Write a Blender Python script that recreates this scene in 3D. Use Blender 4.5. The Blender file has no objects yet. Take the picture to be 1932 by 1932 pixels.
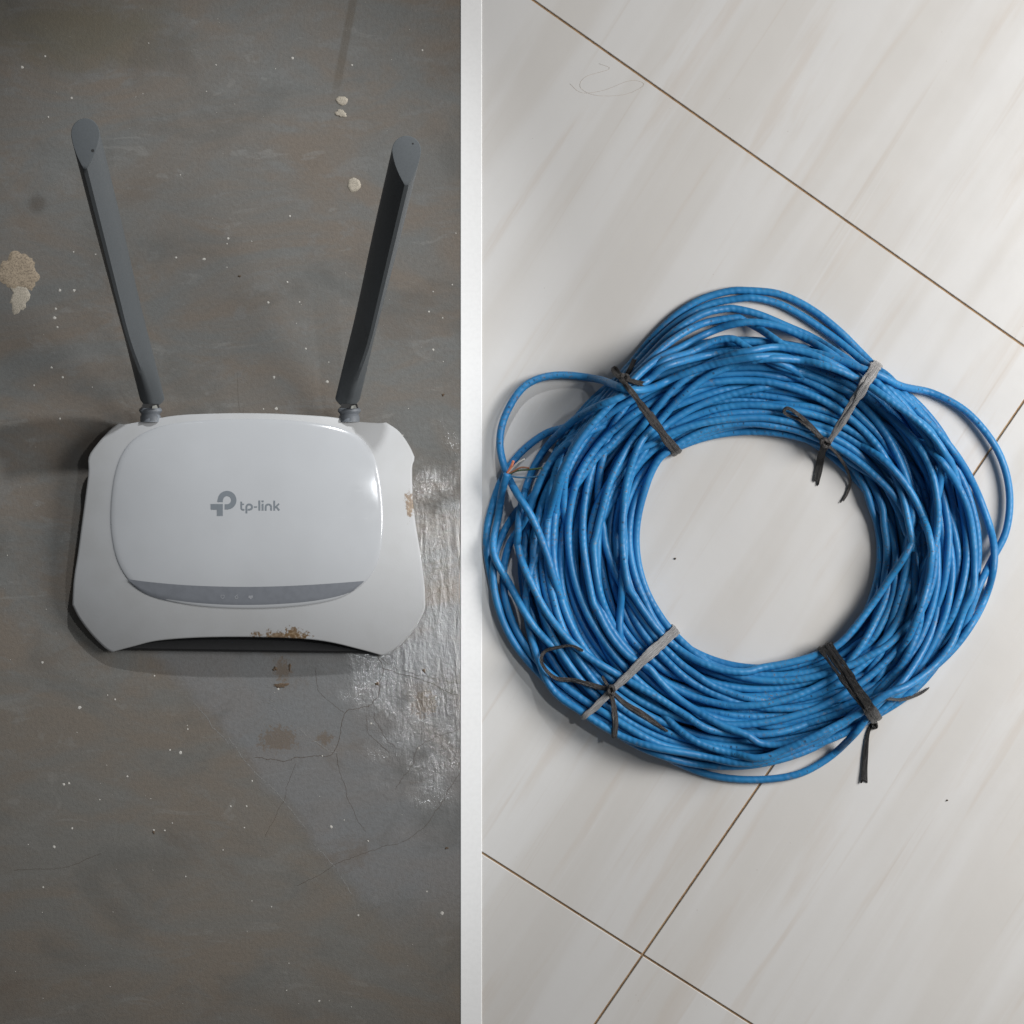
import bpy, math, random
import numpy as np
random.seed(7); rng = np.random.default_rng(11)
C = bpy.context.scene.collection
SC = bpy.context.scene
PI = math.pi

# ------------------------------------------------------------------ camera, light, exposure
S = 0.000276            # metres per plan unit ("p"): the frame is 1932 p = 0.533 m wide
H = 1.10                # camera height above the floor
def P(px, py, z=0.0):   # plan position at height z (metres)
    k = S * (1 - z / H)
    return ((px - 966) * k, (966 - py) * k, z)

cam = bpy.data.cameras.new("camera"); camo = bpy.data.objects.new("camera", cam); C.objects.link(camo)
camo.location = (0, 0, H); camo.rotation_euler = (0, 0, 0)
cam.sensor_width = 36; cam.lens = 36 * H / (1932 * S); cam.clip_start = 0.01; cam.clip_end = 50
SC.camera = camo
w = bpy.data.worlds.new("World"); SC.world = w; w.use_nodes = True
bg = w.node_tree.nodes["Background"]; bg.inputs[0].default_value = (0.93, 0.96, 1.0, 1); bg.inputs[1].default_value = 0.085

def aim(o, tgt):
    d = np.array(tgt) - np.array(o.location)
    import mathutils
    o.rotation_euler = mathutils.Vector(d).to_track_quat('-Z', 'Y').to_euler()
def area(name, loc, tgt, sx, sy, power, col):
    l = bpy.data.lights.new(name, 'AREA'); l.shape = 'RECTANGLE'; l.size = sx; l.size_y = sy; l.energy = power; l.color = col
    o = bpy.data.objects.new(name, l); C.objects.link(o); o.location = loc; aim(o, tgt); return o
area("window_light", (0.82, 0.16, 0.62), (0.14, -0.04, 0.0), 0.46, 0.46, 11.2, (1.0, 0.985, 0.968))
def spot(name, loc, tgt, power, size, blend, soft, col):
    l = bpy.data.lights.new(name, 'SPOT'); l.energy = power; l.spot_size = math.radians(size); l.spot_blend = blend; l.shadow_soft_size = soft; l.color = col
    o = bpy.data.objects.new(name, l); C.objects.link(o); o.location = loc; aim(o, tgt); return o
spot("room_lamp", (0.06, 0.76, 0.58), (-0.195, 0.0, 0), 21.5, 30, 0.8, 0.011, (0.95, 0.975, 1.0))
spot("ceiling_lamp", (0.47, 0.17, 1.15), (-0.11, -0.07, 0), 11.5, 19, 0.8, 0.03, (0.93, 0.97, 1.0))

SC.view_settings.view_transform = 'Standard'; SC.view_settings.look = 'None'
SC.view_settings.exposure = 0.0; SC.view_settings.gamma = 1.0

# ------------------------------------------------------------------ helpers
def sp(o, label=None, cat=None, group=None, kind=None):
    for k, v in (("label", label), ("category", cat), ("group", group), ("kind", kind)):
        if v: o[k] = v
    return o
def root_loc(o):
    l = np.zeros(3)
    while o is not None:
        l += np.array(o.location); o = o.parent
    return l
def obj(name, v, f, m, parent=None, smooth=True, uv=None):
    v = np.array(v, float)
    if parent is not None: v = v - root_loc(parent)
    me = bpy.data.meshes.new(name); me.from_pydata(v.tolist(), [], [list(map(int, q)) for q in f])
    if smooth: me.polygons.foreach_set("use_smooth", [True] * len(me.polygons))
    if uv is not None:
        lay = me.uv_layers.new(name="UVMap")
        lay.data.foreach_set("uv", np.array(uv, np.float32).ravel())
    me.update()
    o = bpy.data.objects.new(name, me); C.objects.link(o)
    if m: me.materials.append(m)
    if parent is not None: o.parent = parent
    return o
def thing(name, loc, label, cat, group=None):
    o = bpy.data.objects.new(name, None); o.empty_display_size = 0.02; C.objects.link(o); o.location = loc
    return sp(o, label, cat, group)
class MB:
    def __init__(s): s.v = []; s.f = []
    def add(s, v, f):
        n = len(s.v); s.v += [tuple(q) for q in v]; s.f += [tuple(i + n for i in q) for q in f]
    def obj(s, name, m, parent=None, smooth=True): return obj(name, s.v, s.f, m, parent, smooth)

def crom(pts, n, closed=False):      # Catmull-Rom through pts, n samples, even spacing
    p = np.array(pts, float)
    if closed: q = np.vstack([p[-1], p, p[0], p[1]]); ns = len(p)
    else: q = np.vstack([2 * p[0] - p[1], p, 2 * p[-1] - p[-2]]); ns = len(p) - 1
    t = np.linspace(0, 1, 24, endpoint=False)[:, None]
    out = []
    for i in range(ns):
        a, b, c, d = q[i], q[i + 1], q[i + 2], q[i + 3]
        out.append(0.5 * (2 * b + (c - a) * t + (2 * a - 5 * b + 4 * c - d) * t ** 2 + (3 * b - a - 3 * c + d) * t ** 3))
    out = np.vstack(out + [p[:1] if closed else p[-1:]])
    L = np.concatenate([[0], np.cumsum(np.linalg.norm(np.diff(out, axis=0), axis=1))])
    u = np.linspace(0, L[-1], n, endpoint=not closed)
    return np.stack([np.interp(u, L, out[:, k]) for k in range(out.shape[1])], 1)
def sstep(a, b, x):
    t = np.clip((np.asarray(x, float) - a) / (b - a), 0, 1); return t * t * (3 - 2 * t)

# ------------------------------------------------------------------ materials
class NT:
    def __init__(s, name):
        s.m = bpy.data.materials.new(name); s.m.use_nodes = True; s.t = s.m.node_tree; s.n = s.t.nodes
        s.b = s.n["Principled BSDF"]
        s.tc = s.n.new("ShaderNodeTexCoord")
    def link(s, a, b): s.t.links.new(a, b)
    def put(s, sock, x):
        if hasattr(x, "is_output"): s.link(x, sock)
        elif isinstance(x, (tuple, list)) and len(x) == 3 and sock.type == 'RGBA': sock.default_value = (*x, 1)
        else: sock.default_value = x
    def math(s, op, a, b=0.0, c=0.0, clamp=False):
        n = s.n.new("ShaderNodeMath"); n.operation = op; n.use_clamp = clamp
        s.put(n.inputs[0], a); s.put(n.inputs[1], b); s.put(n.inputs[2], c); return n.outputs[0]
    def mapping(s, src, scale=(1, 1, 1), rot=(0, 0, 0), loc=(0, 0, 0)):
        n = s.n.new("ShaderNodeMapping"); s.link(src, n.inputs[0])
        n.inputs[1].default_value = loc; n.inputs[2].default_value = rot; n.inputs[3].default_value = scale; return n.outputs[0]
    def noise(s, vec, scale, detail=4, rough=0.55, dist=0.0):
        n = s.n.new("ShaderNodeTexNoise"); s.link(vec, n.inputs["Vector"])
        n.inputs["Scale"].default_value = scale; n.inputs["Detail"].default_value = detail
        n.inputs["Roughness"].default_value = rough; n.inputs["Distortion"].default_value = dist; return n.outputs[0]
    def voro(s, vec, scale, feature='F1'):
        n = s.n.new("ShaderNodeTexVoronoi"); n.feature = feature; s.link(vec, n.inputs["Vector"]); n.inputs["Scale"].default_value = scale
        return n
    def ramp(s, x, lo, hi, a=0.0, b=1.0, smooth=True):
        n = s.n.new("ShaderNodeMapRange"); n.interpolation_type = 'SMOOTHSTEP' if smooth else 'LINEAR'
        s.put(n.inputs[0], x); n.inputs[1].default_value = lo; n.inputs[2].default_value = hi
        n.inputs[3].default_value = a; n.inputs[4].default_value = b; return n.outputs[0]
    def mix(s, f, a, b, mode='MIX'):
        n = s.n.new("ShaderNodeMix"); n.data_type = 'RGBA'; n.blend_type = mode
        s.put(n.inputs[0], f); s.put(n.inputs[6], a); s.put(n.inputs[7], b); return n.outputs[2]
    def dist(s, vec, pt, sc=(1, 1, 1)):
        n = s.n.new("ShaderNodeVectorMath"); n.operation = 'SUBTRACT'; s.link(vec, n.inputs[0]); n.inputs[1].default_value = pt
        k = s.n.new("ShaderNodeVectorMath"); k.operation = 'MULTIPLY'; s.link(n.outputs[0], k.inputs[0]); k.inputs[1].default_value = sc
        q = s.n.new("ShaderNodeVectorMath"); q.operation = 'LENGTH'; s.link(k.outputs[0], q.inputs[0]); return q.outputs["Value"]
    def sep(s, vec):
        n = s.n.new("ShaderNodeSeparateXYZ"); s.link(vec, n.inputs[0]); return n.outputs
    def bump(s, h, strength, dist, normal=None):
        n = s.n.new("ShaderNodeBump"); n.inputs["Strength"].default_value = strength; n.inputs["Distance"].default_value = dist
        s.put(n.inputs["Height"], h)
        if normal is not None: s.link(normal, n.inputs["Normal"])
        return n.outputs[0]
    def out(s, col=None, rough=None, normal=None, **kw):
        if col is not None: s.put(s.b.inputs["Base Color"], col)
        if rough is not None: s.put(s.b.inputs["Roughness"], rough)
        if normal is not None: s.link(normal, s.b.inputs["Normal"]); s.link(normal, s.b.inputs["Coat Normal"])
        for k, v in kw.items(): s.put(s.b.inputs[k.replace("_", " ")], v)
        return s.m
def simple(name, col, rough=0.5, nscale=900, amt=0.12, **kw):
    t = NT(name); ob = t.tc.outputs["Object"]; n = t.noise(ob, nscale, 3)
    c2 = tuple(c * (1 - amt * 2) for c in col)
    return t.out(t.mix(t.ramp(n, 0.35, 0.7), col, c2), rough, **kw)

def U(t): return t.mapping(t.tc.outputs["Object"], (1 / (100 * S),) * 3)   # units of 100 p
def up(px, py): return ((px - 966) / 100, (966 - py) / 100, 0)

def concrete():
    t = NT("stained_concrete"); u = U(t)
    wide = t.mapping(u, (0.55, 1.25, 1), (0, 0, 0.22))
    big = t.noise(wide, 0.50, 7, 0.6, 1.2); mid = t.noise(wide, 1.7, 7, 0.65, 0.6); fine = t.noise(u, 14, 5, 0.7); grit = t.noise(u, 48, 2, 0.6)
    grey = (0.138, 0.140, 0.134); brown = (0.160, 0.134, 0.109); pale = (0.215, 0.212, 0.20); olive = (0.122, 0.104, 0.068)
    c = t.mix(t.ramp(big, 0.36, 0.64), grey, brown)
    c = t.mix(t.math('MULTIPLY', t.ramp(mid, 0.52, 0.66), 0.55), c, (0.165, 0.166, 0.160))
    c = t.mix(t.math('MULTIPLY', t.ramp(t.noise(wide, 1.1, 6, 0.6, 1.5), 0.6, 0.66), 0.4), c, pale)
    # olive brown stain in the upper corner
    d = t.math('ADD', t.dist(u, up(150, 60), (0.45, 1.2, 0)), t.math('MULTIPLY', mid, 1.4))
    c = t.mix(t.ramp(d, 1.9, 0.9, 0, 0.75), c, olive)
    # thin screed layer: its broken edge runs down to the right below the router
    x, y, z = t.sep(u)
    line = t.math('ADD', t.math('ADD', t.math('MULTIPLY', x, 0.766), t.math('MULTIPLY', y, 0.643)), t.math('MULTIPLY', t.math('SUBTRACT', t.noise(u, 1.3, 5, 0.6), 0.5), 0.55))
    k0 = 0.766 * (530 - 966) / 100 + 0.643 * (966 - 1530) / 100
    scr = t.math('MULTIPLY', t.ramp(line, k0 - 0.12, k0 + 0.30), t.ramp(y, -1.6, -2.6))
    scr = t.math('MULTIPLY', scr, t.ramp(y, -8.6, -6.8))
    c = t.mix(t.math('MULTIPLY', scr, 0.65), c, (0.160, 0.164, 0.170))
    low = t.math('MULTIPLY', t.ramp(y, -2.2, -4.0), t.math('SUBTRACT', 1.0, scr))
    c = t.mix(t.math('MULTIPLY', low, 0.35), c, (0.135, 0.117, 0.094))
    c = t.mix(t.ramp(fine, 0.35, 0.75, 0.0, 0.28), c, (0.075, 0.068, 0.06))
    c = t.mix(t.ramp(grit, 0.60, 0.78, 0.0, 0.38), c, (0.055, 0.05, 0.045))
    c = t.mix(t.ramp(grit, 0.36, 0.24, 0.0, 0.35), c, (0.24, 0.235, 0.22))
    # rusty smears below the router and at the right
    ra = t.noise(t.mapping(u, (0.7, 1.1, 1), (0, 0, 0.3), (5, 3, 0)), 0.5, 7, 0.66, 0.8)
    c = t.mix(t.ramp(ra, 0.55, 0.70, 0, 0.55), c, (0.118, 0.094, 0.073))
    dk = t.noise(t.mapping(u, (0.8, 1.0, 1), loc=(11, 6, 0)), 0.55, 5, 0.6, 0.5)
    c = t.mix(t.ramp(dk, 0.52, 0.68, 0, 0.45), c, (0.085, 0.083, 0.076))
    for (px, py, sx, sy, r) in ((525, 1395, 1.3, 1.9, 0.5), (612, 1394, 2.2, 2.8, 0.45), (533, 1262, 2.4, 2.0, 0.42), (800, 1330, 1.6, 1.6, 0.4)):
        d = t.math('ADD', t.dist(u, up(px, py), (sx, sy, 0)), t.math('ADD', t.math('MULTIPLY', t.math('SUBTRACT', fine, 0.5), 1.6), t.math('MULTIPLY', t.math('SUBTRACT', mid, 0.5), 0.8)))
        c = t.mix(t.ramp(d, r, r * 0.6, 0, 0.7), c, (0.118, 0.088, 0.062))
    # dark old stain at the far left, brown soak streak at the top
    d = t.math('ADD', t.dist(u, up(70, 385), (1.6, 1.6, 0)), t.math('MULTIPLY', fine, 0.7))
    c = t.mix(t.ramp(d, 0.75, 0.45, 0, 0.6), c, (0.07, 0.056, 0.043))
    st = t.math('ABSOLUTE', t.math('SUBTRACT', t.math('ADD', x, t.math('MULTIPLY', y, -0.19)), (655 - 966) / 100 - 0.19 * (966 - 60) / 100))
    st = t.math('MULTIPLY', t.ramp(t.math('ADD', st, t.math('MULTIPLY', fine, 0.05)), 0.13, 0.07), t.ramp(y, 7.6, 8.4))
    c = t.mix(t.math('MULTIPLY', st, 0.5), c, (0.085, 0.068, 0.048))
    # glossy patch at the router's front right corner, added for the lamp's sheen
    sheen = t.math('ADD', t.dist(u, up(850, 1190), (0.46, 0.27, 0)), t.math('MULTIPLY', t.math('SUBTRACT', t.noise(u, 1.6, 4), 0.5), 1.5))
    sheen = t.ramp(sheen, 1.25, 0.25)
    rough = t.math('ADD', t.ramp(sheen, 0, 1, 0.66, 0.15, False), t.math('MULTIPLY', t.math('SUBTRACT', fine, 0.5), 0.12))
    rip = t.noise(t.mapping(u, (5.5, 1.5, 1), (0, 0, 0.08)), 1.0, 4, 0.6, 0.5)
    sl = t.ramp(sheen, 0.0, 0.7); cx = t.n.new("ShaderNodeCombineXYZ"); t.put(cx.inputs[0], t.math('MULTIPLY', sl, 0.20)); t.put(cx.inputs[1], t.math('MULTIPLY', sl, 0.07))
    ge = t.n.new("ShaderNodeNewGeometry"); va = t.n.new("ShaderNodeVectorMath"); va.operation = 'ADD'; t.link(ge.outputs["Normal"], va.inputs[0]); t.link(cx.outputs[0], va.inputs[1])
    vn = t.n.new("ShaderNodeVectorMath"); vn.operation = 'NORMALIZE'; t.link(va.outputs[0], vn.inputs[0])   # normals tilted right to put the lamp's sheen on flat floor here
    hgt = t.math('ADD', t.math('MULTIPLY', t.math('MULTIPLY', rip, sheen), 1.1), t.math('ADD', t.math('MULTIPLY', fine, 0.32), t.math('MULTIPLY', grit, 0.12)))
    hgt = t.math('ADD', hgt, t.math('MULTIPLY', scr, 0.35))
    return t.out(c, rough, t.bump(hgt, 0.55, 0.0011, vn.outputs[0]), Specular_IOR_Level=0.5, Coat_Weight=t.math("MULTIPLY", t.ramp(sheen, 0.10, 0.7), 1.0), Coat_Roughness=0.10)

def tile_mat():
    t = NT("cream_tile"); u = U(t); ang = math.radians(-57.5)
    r = t.mapping(u, (1, 1, 1), (0, 0, ang))
    s1 = t.noise(t.mapping(r, (0.16, 1.9, 1)), 1.0, 5, 0.55, 0.35)
    s2 = t.noise(t.mapping(r, (0.10, 4.6, 1), loc=(3, 7, 0)), 1.0, 4, 0.6, 0.25)
    s3 = t.noise(t.mapping(r, (0.08, 1.0, 1), loc=(9, 2, 0)), 1.0, 3, 0.5, 0.3)
    c = t.mix(t.ramp(s3, 0.38, 0.62), (0.655, 0.635, 0.607), (0.70, 0.69, 0.675))
    c = t.mix(t.ramp(s1, 0.53, 0.70, 0, 0.42), c, (0.595, 0.53, 0.465))
    c = t.mix(t.ramp(s2, 0.60, 0.74, 0, 0.36), c, (0.55, 0.485, 0.42))
    c = t.mix(t.ramp(s2, 0.40, 0.28, 0, 0.5), c, (0.71, 0.70, 0.69))
    f = t.noise(u, 60, 2)
    c = t.mix(t.ramp(f, 0.6, 0.8, 0, 0.10), c, (0.40, 0.37, 0.34))
    sp_ = t.voro(u, 2.2).outputs["Distance"]
    c = t.mix(t.ramp(sp_, 0.022, 0.012, 0, 0.5), c, (0.25, 0.2, 0.16))
    rough = t.ramp(t.noise(u, 1.2, 5), 0.3, 0.7, 0.30, 0.42)
    return t.out(c, rough, t.bump(t.noise(u, 5, 4), 0.10, 0.0004))

def grout_mat():
    t = NT("brown_grout"); u = U(t); n = t.noise(u, 6, 5, 0.7); n2 = t.noise(u, 1.1, 3)
    c = t.mix(t.ramp(n, 0.35, 0.65), (0.42, 0.275, 0.155), (0.27, 0.175, 0.10))
    c = t.mix(t.ramp(n2, 0.5, 0.62, 0, 0.6), c, (0.40, 0.29, 0.17))
    return t.out(c, 0.9, t.bump(n, 0.6, 0.0006))

def shell_mat():
    t = NT("matte_white_plastic"); u = U(t); n = t.noise(u, 40, 3); b = t.noise(u, 0.9, 4)
    c = t.mix(t.ramp(b, 0.35, 0.65), (0.60, 0.605, 0.605), (0.555, 0.555, 0.55))
    return t, u, c, n
def router_shell_mat(org):
    t = NT("matte_white_plastic"); u0 = t.tc.outputs["Object"]
    u = t.mapping(u0, (1 / (100 * S),) * 3, loc=(org[0] / (100 * S), org[1] / (100 * S), 0))
    n = t.noise(u, 40, 3); b = t.noise(u, 0.9, 4); g = t.noise(u, 16, 6, 0.75); g2 = t.noise(u, 5, 4, 0.6)
    c = t.mix(t.ramp(b, 0.35, 0.65), (0.425, 0.43, 0.435), (0.40, 0.402, 0.402))
    k = 1.02
    for (px, py, sx, sy, r) in ((533, 1199, 0.9, 3.4, 0.56), (560, 1196, 2.0, 3.4, 0.62), (776, 952, 5.2, 1.7, 0.62)):
        d = t.math('ADD', t.dist(u, up(px, py), (sx, sy, 0)), t.math('ADD', t.math('MULTIPLY', t.math('SUBTRACT', g, 0.5), 1.7), t.math('MULTIPLY', t.math('SUBTRACT', g2, 0.5), 1.0)))
        c = t.mix(t.ramp(d, r * 0.75, r * 0.5, 0, 0.9), c, t.mix(t.ramp(g, 0.45, 0.6), (0.16, 0.10, 0.05), (0.30, 0.21, 0.12)))
    v = t.voro(u, 1.3).outputs["Distance"]
    c = t.mix(t.ramp(v, 0.022, 0.014, 0, 0.85), c, (0.06, 0.05, 0.045))
    return t.out(c, 0.42, t.bump(n, 0.12, 0.0002))
def panel_mat():
    t = NT("glossy_white_panel"); u = U(t)
    b = t.noise(u, 0.8, 4)
    c = t.mix(t.ramp(b, 0.35, 0.65), (0.445, 0.456, 0.47), (0.43, 0.44, 0.453))
    v = t.voro(u, 1.7).outputs["Distance"]
    c = t.mix(t.ramp(v, 0.020, 0.012, 0, 0.7), c, (0.10, 0.10, 0.11))
    scr = t.noise(t.mapping(u, (0.7, 16, 1), (0, 0, 1.0)), 1.0, 3, 0.6, 1.0)
    rough = t.math('ADD', t.ramp(t.noise(u, 2.5, 5), 0.35, 0.7, 0.11, 0.19), t.ramp(scr, 0.66, 0.74, 0, 0.15))
    return t.out(c, rough, t.bump(t.noise(u, 1.2, 2), 0.08, 0.001), Coat_Weight=0.3, Coat_Roughness=0.06)

def cable_mat():
    t = NT("blue_cable_jacket"); ob = t.tc.outputs["Object"]; uvn = t.tc.outputs["UV"]
    u = t.mapping(ob, (1 / (100 * S),) * 3)
    x, y, z = t.sep(uvn)                       # x: length in diameters, y: 0..1 round the jacket
    tw = t.math('SINE', t.math('ADD', t.math('MULTIPLY', x, 7.3), t.math('MULTIPLY', y, 2 * PI)))
    tw2 = t.math('SINE', t.math('ADD', t.math('MULTIPLY', x, 4.7), t.math('MULTIPLY', y, 4 * PI)))
    n = t.noise(u, 1.2, 4); f = t.noise(u, 9, 5, 0.7); d = t.noise(t.mapping(uvn, (0.9, 3.0, 1)), 1.0, 4, 0.65)
    c = t.mix(t.ramp(n, 0.35, 0.65), (0.020, 0.188, 0.44), (0.030, 0.245, 0.53))
    c = t.mix(t.ramp(f, 0.55, 0.8, 0, 0.35), c, (0.03, 0.14, 0.34))
    dm = t.math('MULTIPLY', t.ramp(d, 0.56, 0.70), t.ramp(t.noise(u, 0.9, 3), 0.45, 0.62))
    c = t.mix(t.math('MULTIPLY', dm, 0.55), c, (0.20, 0.21, 0.21))
    c = t.mix(t.math('MULTIPLY', t.math('MULTIPLY', t.ramp(t.noise(u, 22, 2), 0.6, 0.68), t.ramp(t.noise(u, 0.6, 3), 0.5, 0.6)), 0.7), c, (0.16, 0.10, 0.06))
    hgt = t.math('ADD', t.math('MULTIPLY', t.math('MULTIPLY', tw, t.ramp(t.noise(u, 2.2, 3), 0.35, 0.65)), 0.7), t.math('ADD', t.math('MULTIPLY', tw2, 0.3), t.math('MULTIPLY', f, 0.35)))
    band = t.math('MULTIPLY', t.ramp(y, 0.19, 0.21), t.ramp(y, 0.31, 0.29))
    tx = t.n.new("ShaderNodeCombineXYZ"); t.put(tx.inputs[0], x)
    mk = t.math('MULTIPLY', t.ramp(t.noise(tx.outputs[0], 2.6, 2, 0.6), 0.56, 0.60), t.ramp(t.noise(tx.outputs[0], 0.03, 1), 0.52, 0.56))
    c = t.mix(t.math('MULTIPLY', t.math('MULTIPLY', band, mk), 0.75), c, (0.02, 0.04, 0.08))
    return t.out(c, t.ramp(f, 0.3, 0.75, 0.38, 0.56), t.bump(hgt, 0.34, 0.00024))

def twine_mat(name, c1, c2, rough=0.36):
    t = NT(name); uvn = t.tc.outputs["UV"]
    n = t.noise(t.mapping(uvn, (0.6, 14, 1)), 1.0, 4, 0.6); f = t.noise(t.mapping(uvn, (2.0, 5, 1)), 1.0, 3)
    c = t.mix(t.ramp(n, 0.35, 0.65), c1, c2)
    return t.out(t.mix(t.ramp(f, 0.5, 0.8, 0, 0.3), c, tuple(q * 0.5 for q in c1)), rough, t.bump(n, 1.0, 0.0012))

# ------------------------------------------------------------------ floors
CON = concrete()
XA, XB = 869, 909            # the added white strip in the gutter between the floors
def grid(x0, x1, y0, y1, nx, ny, z=0.0):
    xs = np.linspace(x0, x1, nx); ys = np.linspace(y0, y1, ny)
    v = [((a - 966) * S, (966 - b) * S, z) for b in ys for a in xs]
    f = [(j * nx + i, (j + 1) * nx + i, (j + 1) * nx + i + 1, j * nx + i + 1) for j in range(ny - 1) for i in range(nx - 1)]
    return v, f
v, f = grid(-1500, XA + 4, -1500, 3430, 40, 60)
floor = obj("concrete_floor", v, f, CON); sp(floor, "worn grey and brown concrete floor with paint specks and cracks", "floor", kind="structure")
v, f = grid(XB - 4, 3430, -1500, 3430, 4, 4, -0.0009)
tiles = obj("tiled_floor", v, f, grout_mat()); sp(tiles, "cream tiled floor with brown grout lines", "floor", kind="structure")
# white strip added to fill the gutter between the floors, no real threshold
mb = MB(); prof = [(XA, -3), (XA, 0.8), (XA + 0.8, 1.4), (XB - 0.8, 1.4), (XB, 0.8), (XB, -6)]
ys = np.linspace(-1500, 3430, 30)
vv = [((a - 966) * S, (966 - y) * S, b * S) for y in ys for a, b in prof]; npf = len(prof)
ff = [(j * npf + i, (j + 1) * npf + i, (j + 1) * npf + i + 1, j * npf + i + 1) for j in range(len(ys) - 1) for i in range(npf - 1)]
ff = [q[::-1] for q in ff]
gutter = obj("gutter_strip", vv, ff, simple("white_gutter_fill", (0.92, 0.92, 0.915), 0.45, 500, 0.015), smooth=False)
sp(gutter, "plain white strip added in the gutter between the concrete and the tiled floor", "threshold", kind="structure")

# tiles: quads between the grout lines (A top, B bottom, C right), cut at the strip
TM = tile_mat()
def lin(p, q): p = np.array(p, float); q = np.array(q, float); return p, (q - p) / np.linalg.norm(q - p)
def isect(l1, l2):
    (p, d), (q, e) = l1, l2
    m = np.array([[d[0], -e[0]], [d[1], -e[1]]]); t = np.linalg.solve(m, q - p); return p + d * t[0]
A = lin((1048, 30), (1902, 632)); B = lin((909, 1609), (1370, 1902)); Cl = lin((1143, 1902), (1840, 890))
nA = np.array([A[1][1], -A[1][0]]); nB = np.array([B[1][1], -B[1][0]]); nC = np.array([Cl[1][1], -Cl[1][0]])
if nA[1] > 0: nA = -nA
if nB[1] > 0: nB = -nB
if nC[0] < 0: nC = -nC
W = 1357
rows = [(A[0] + nA * 2 * W, A[1]), (A[0] + nA * W, A[1]), A, B, (B[0] - nB * W, B[1])]
cols = [(Cl[0] - nC * 2 * W, Cl[1]), (Cl[0] - nC * W, Cl[1]), Cl, (Cl[0] + nC * W, Cl[1]), (Cl[0] + nC * 2 * W, Cl[1])]
def clip(poly, n, k):               # keep n.p >= k
    out = []
    for i in range(len(poly)):
        a, b = poly[i], poly[(i + 1) % len(poly)]; da, db = np.dot(n, a) - k, np.dot(n, b) - k
        if da >= 0: out.append(a)
        if (da >= 0) != (db >= 0): out.append(a + (b - a) * da / (da - db))
    return out
def inset(poly, d):
    c = np.mean(poly, axis=0); out = list(poly)
    for i in range(len(poly)):
        a, b = poly[i], poly[(i + 1) % len(poly)]; e = (b - a); n = np.array([-e[1], e[0]]) / np.linalg.norm(e)
        if np.dot(n, c - a) < 0: n = -n
        out = clip(out, n, np.dot(n, a) + d)
    return out
for i in range(4):
    for j in range(4):
        q = [isect(rows[i], cols[j]), isect(rows[i], cols[j + 1]), isect(rows[i + 1], cols[j + 1]), isect(rows[i + 1], cols[j])]
        q = inset(q, 2.1); q = clip(q, np.array([1.0, 0]), XB - 2)
        if len(q) < 3: continue
        rings = [(q, -0.0012), (q, -0.00025), (inset(q, 0.9), 0.0)]
        if any(len(r[0]) != len(q) for r in rings): continue
        n = len(q); vv = []
        for r, z in rings: vv += [((p[0] - 966) * S, (966 - p[1]) * S, z) for p in r]
        ff = [(k * n + a, k * n + (a + 1) % n, (k + 1) * n + (a + 1) % n, (k + 1) * n + a) for k in range(2) for a in range(n)]
        ff.append(tuple(range(2 * n, 3 * n)))
        ar = sum(q[a][0] * q[(a + 1) % n][1] - q[(a + 1) % n][0] * q[a][1] for a in range(n))
        if ar > 0: ff = [t[::-1] for t in ff]
        obj("tile", vv, ff, TM, tiles, smooth=False)

# paint spots, specks, cracks and dirt on the concrete
CREAM = simple("cream_paint", (0.47, 0.42, 0.34), 0.7, 2500, 0.28)
SPECK = simple("pale_paint_specks", (0.50, 0.48, 0.44), 0.7, 800, 0.1)
def blob(px, py, rx, ry, h, jag=0.12, n=28, hollow=0.0):
    ph = rng.uniform(0, 6.28, 4); a = np.linspace(0, 2 * PI, n, endpoint=False)
    r = 1 + jag * (np.sin(2 * a + ph[0]) * 0.5 + np.sin(3 * a + ph[1]) * 0.5 + np.sin(7 * a + ph[2]) * 0.35 + 0.4 * rng.uniform(-1, 1, n))
    vv = [];
    for k, (s, z) in enumerate(((1.0, 0.00002), (0.9, h * 0.75), (0.6, h), (0.3, h * (1 - hollow)))):
        vv += [((px + rx * s * r[i] * math.cos(a[i]) - 966) * S, (966 - py - ry * s * r[i] * math.sin(a[i])) * S, z) for i in range(n)]
    vv.append(((px - 966) * S, (966 - py) * S, h * (1 - hollow)))
    ff = [(k * n + i, k * n + (i + 1) % n, (k + 1) * n + (i + 1) % n, (k + 1) * n + i) for k in range(3) for i in range(n)]
    ff += [(3 * n + i, 3 * n + (i + 1) % n, 4 * n) for i in range(n)]
    return vv, ff
for (x, y, rx, ry, j) in ((645, 190, 11, 9, .12), (643, 214, 10, 8, .3), (668, 349, 13, 13, .1)):
    vv, ff = blob(x, y, rx, ry, 0.0005, j); obj("paint_spot", vv, ff, CREAM, floor)
vv, ff = blob(34, 514, 42, 32, 0.0004, 0.2, 48); obj("paint_spot", vv, ff, simple("old_plaster_splash", (0.36, 0.29, 0.21), 0.8, 1500, 0.25), floor)
vv, ff = blob(36, 556, 20, 30, 0.0003, 0.3, 36); obj("paint_spot", vv, ff, CREAM, floor)
mb = MB()
known = [(552, 110), (85, 106), (430, 450), (180, 480), (105, 583), (103, 600), (140, 548), (113, 548), (332, 486), (385, 489), (428, 460), (521, 771), (577, 658), (565, 570), (506, 571), (817, 660), (809, 588), (617, 720), (497, 772), (517, 712), (113, 790), (118, 712), (97, 694), (340, 330), (135, 185), (42, 127), (180, 310), (475, 1700), (512, 1711), (676, 1727), (834, 1723), (325, 1553), (340, 1420), (130, 1478), (188, 1509), (217, 1320), (354, 1376), (102, 1598), (136, 1563), (290, 1566), (311, 1567), (625, 1560), (120, 1480), (790, 1412), (700, 1365), (80, 1250), (150, 1335), (860, 440), (835, 600), (240, 1465), (525, 1300)]
pts = [(x, y, rng.uniform(1.3, 3.4)) for x, y in known]
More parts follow.
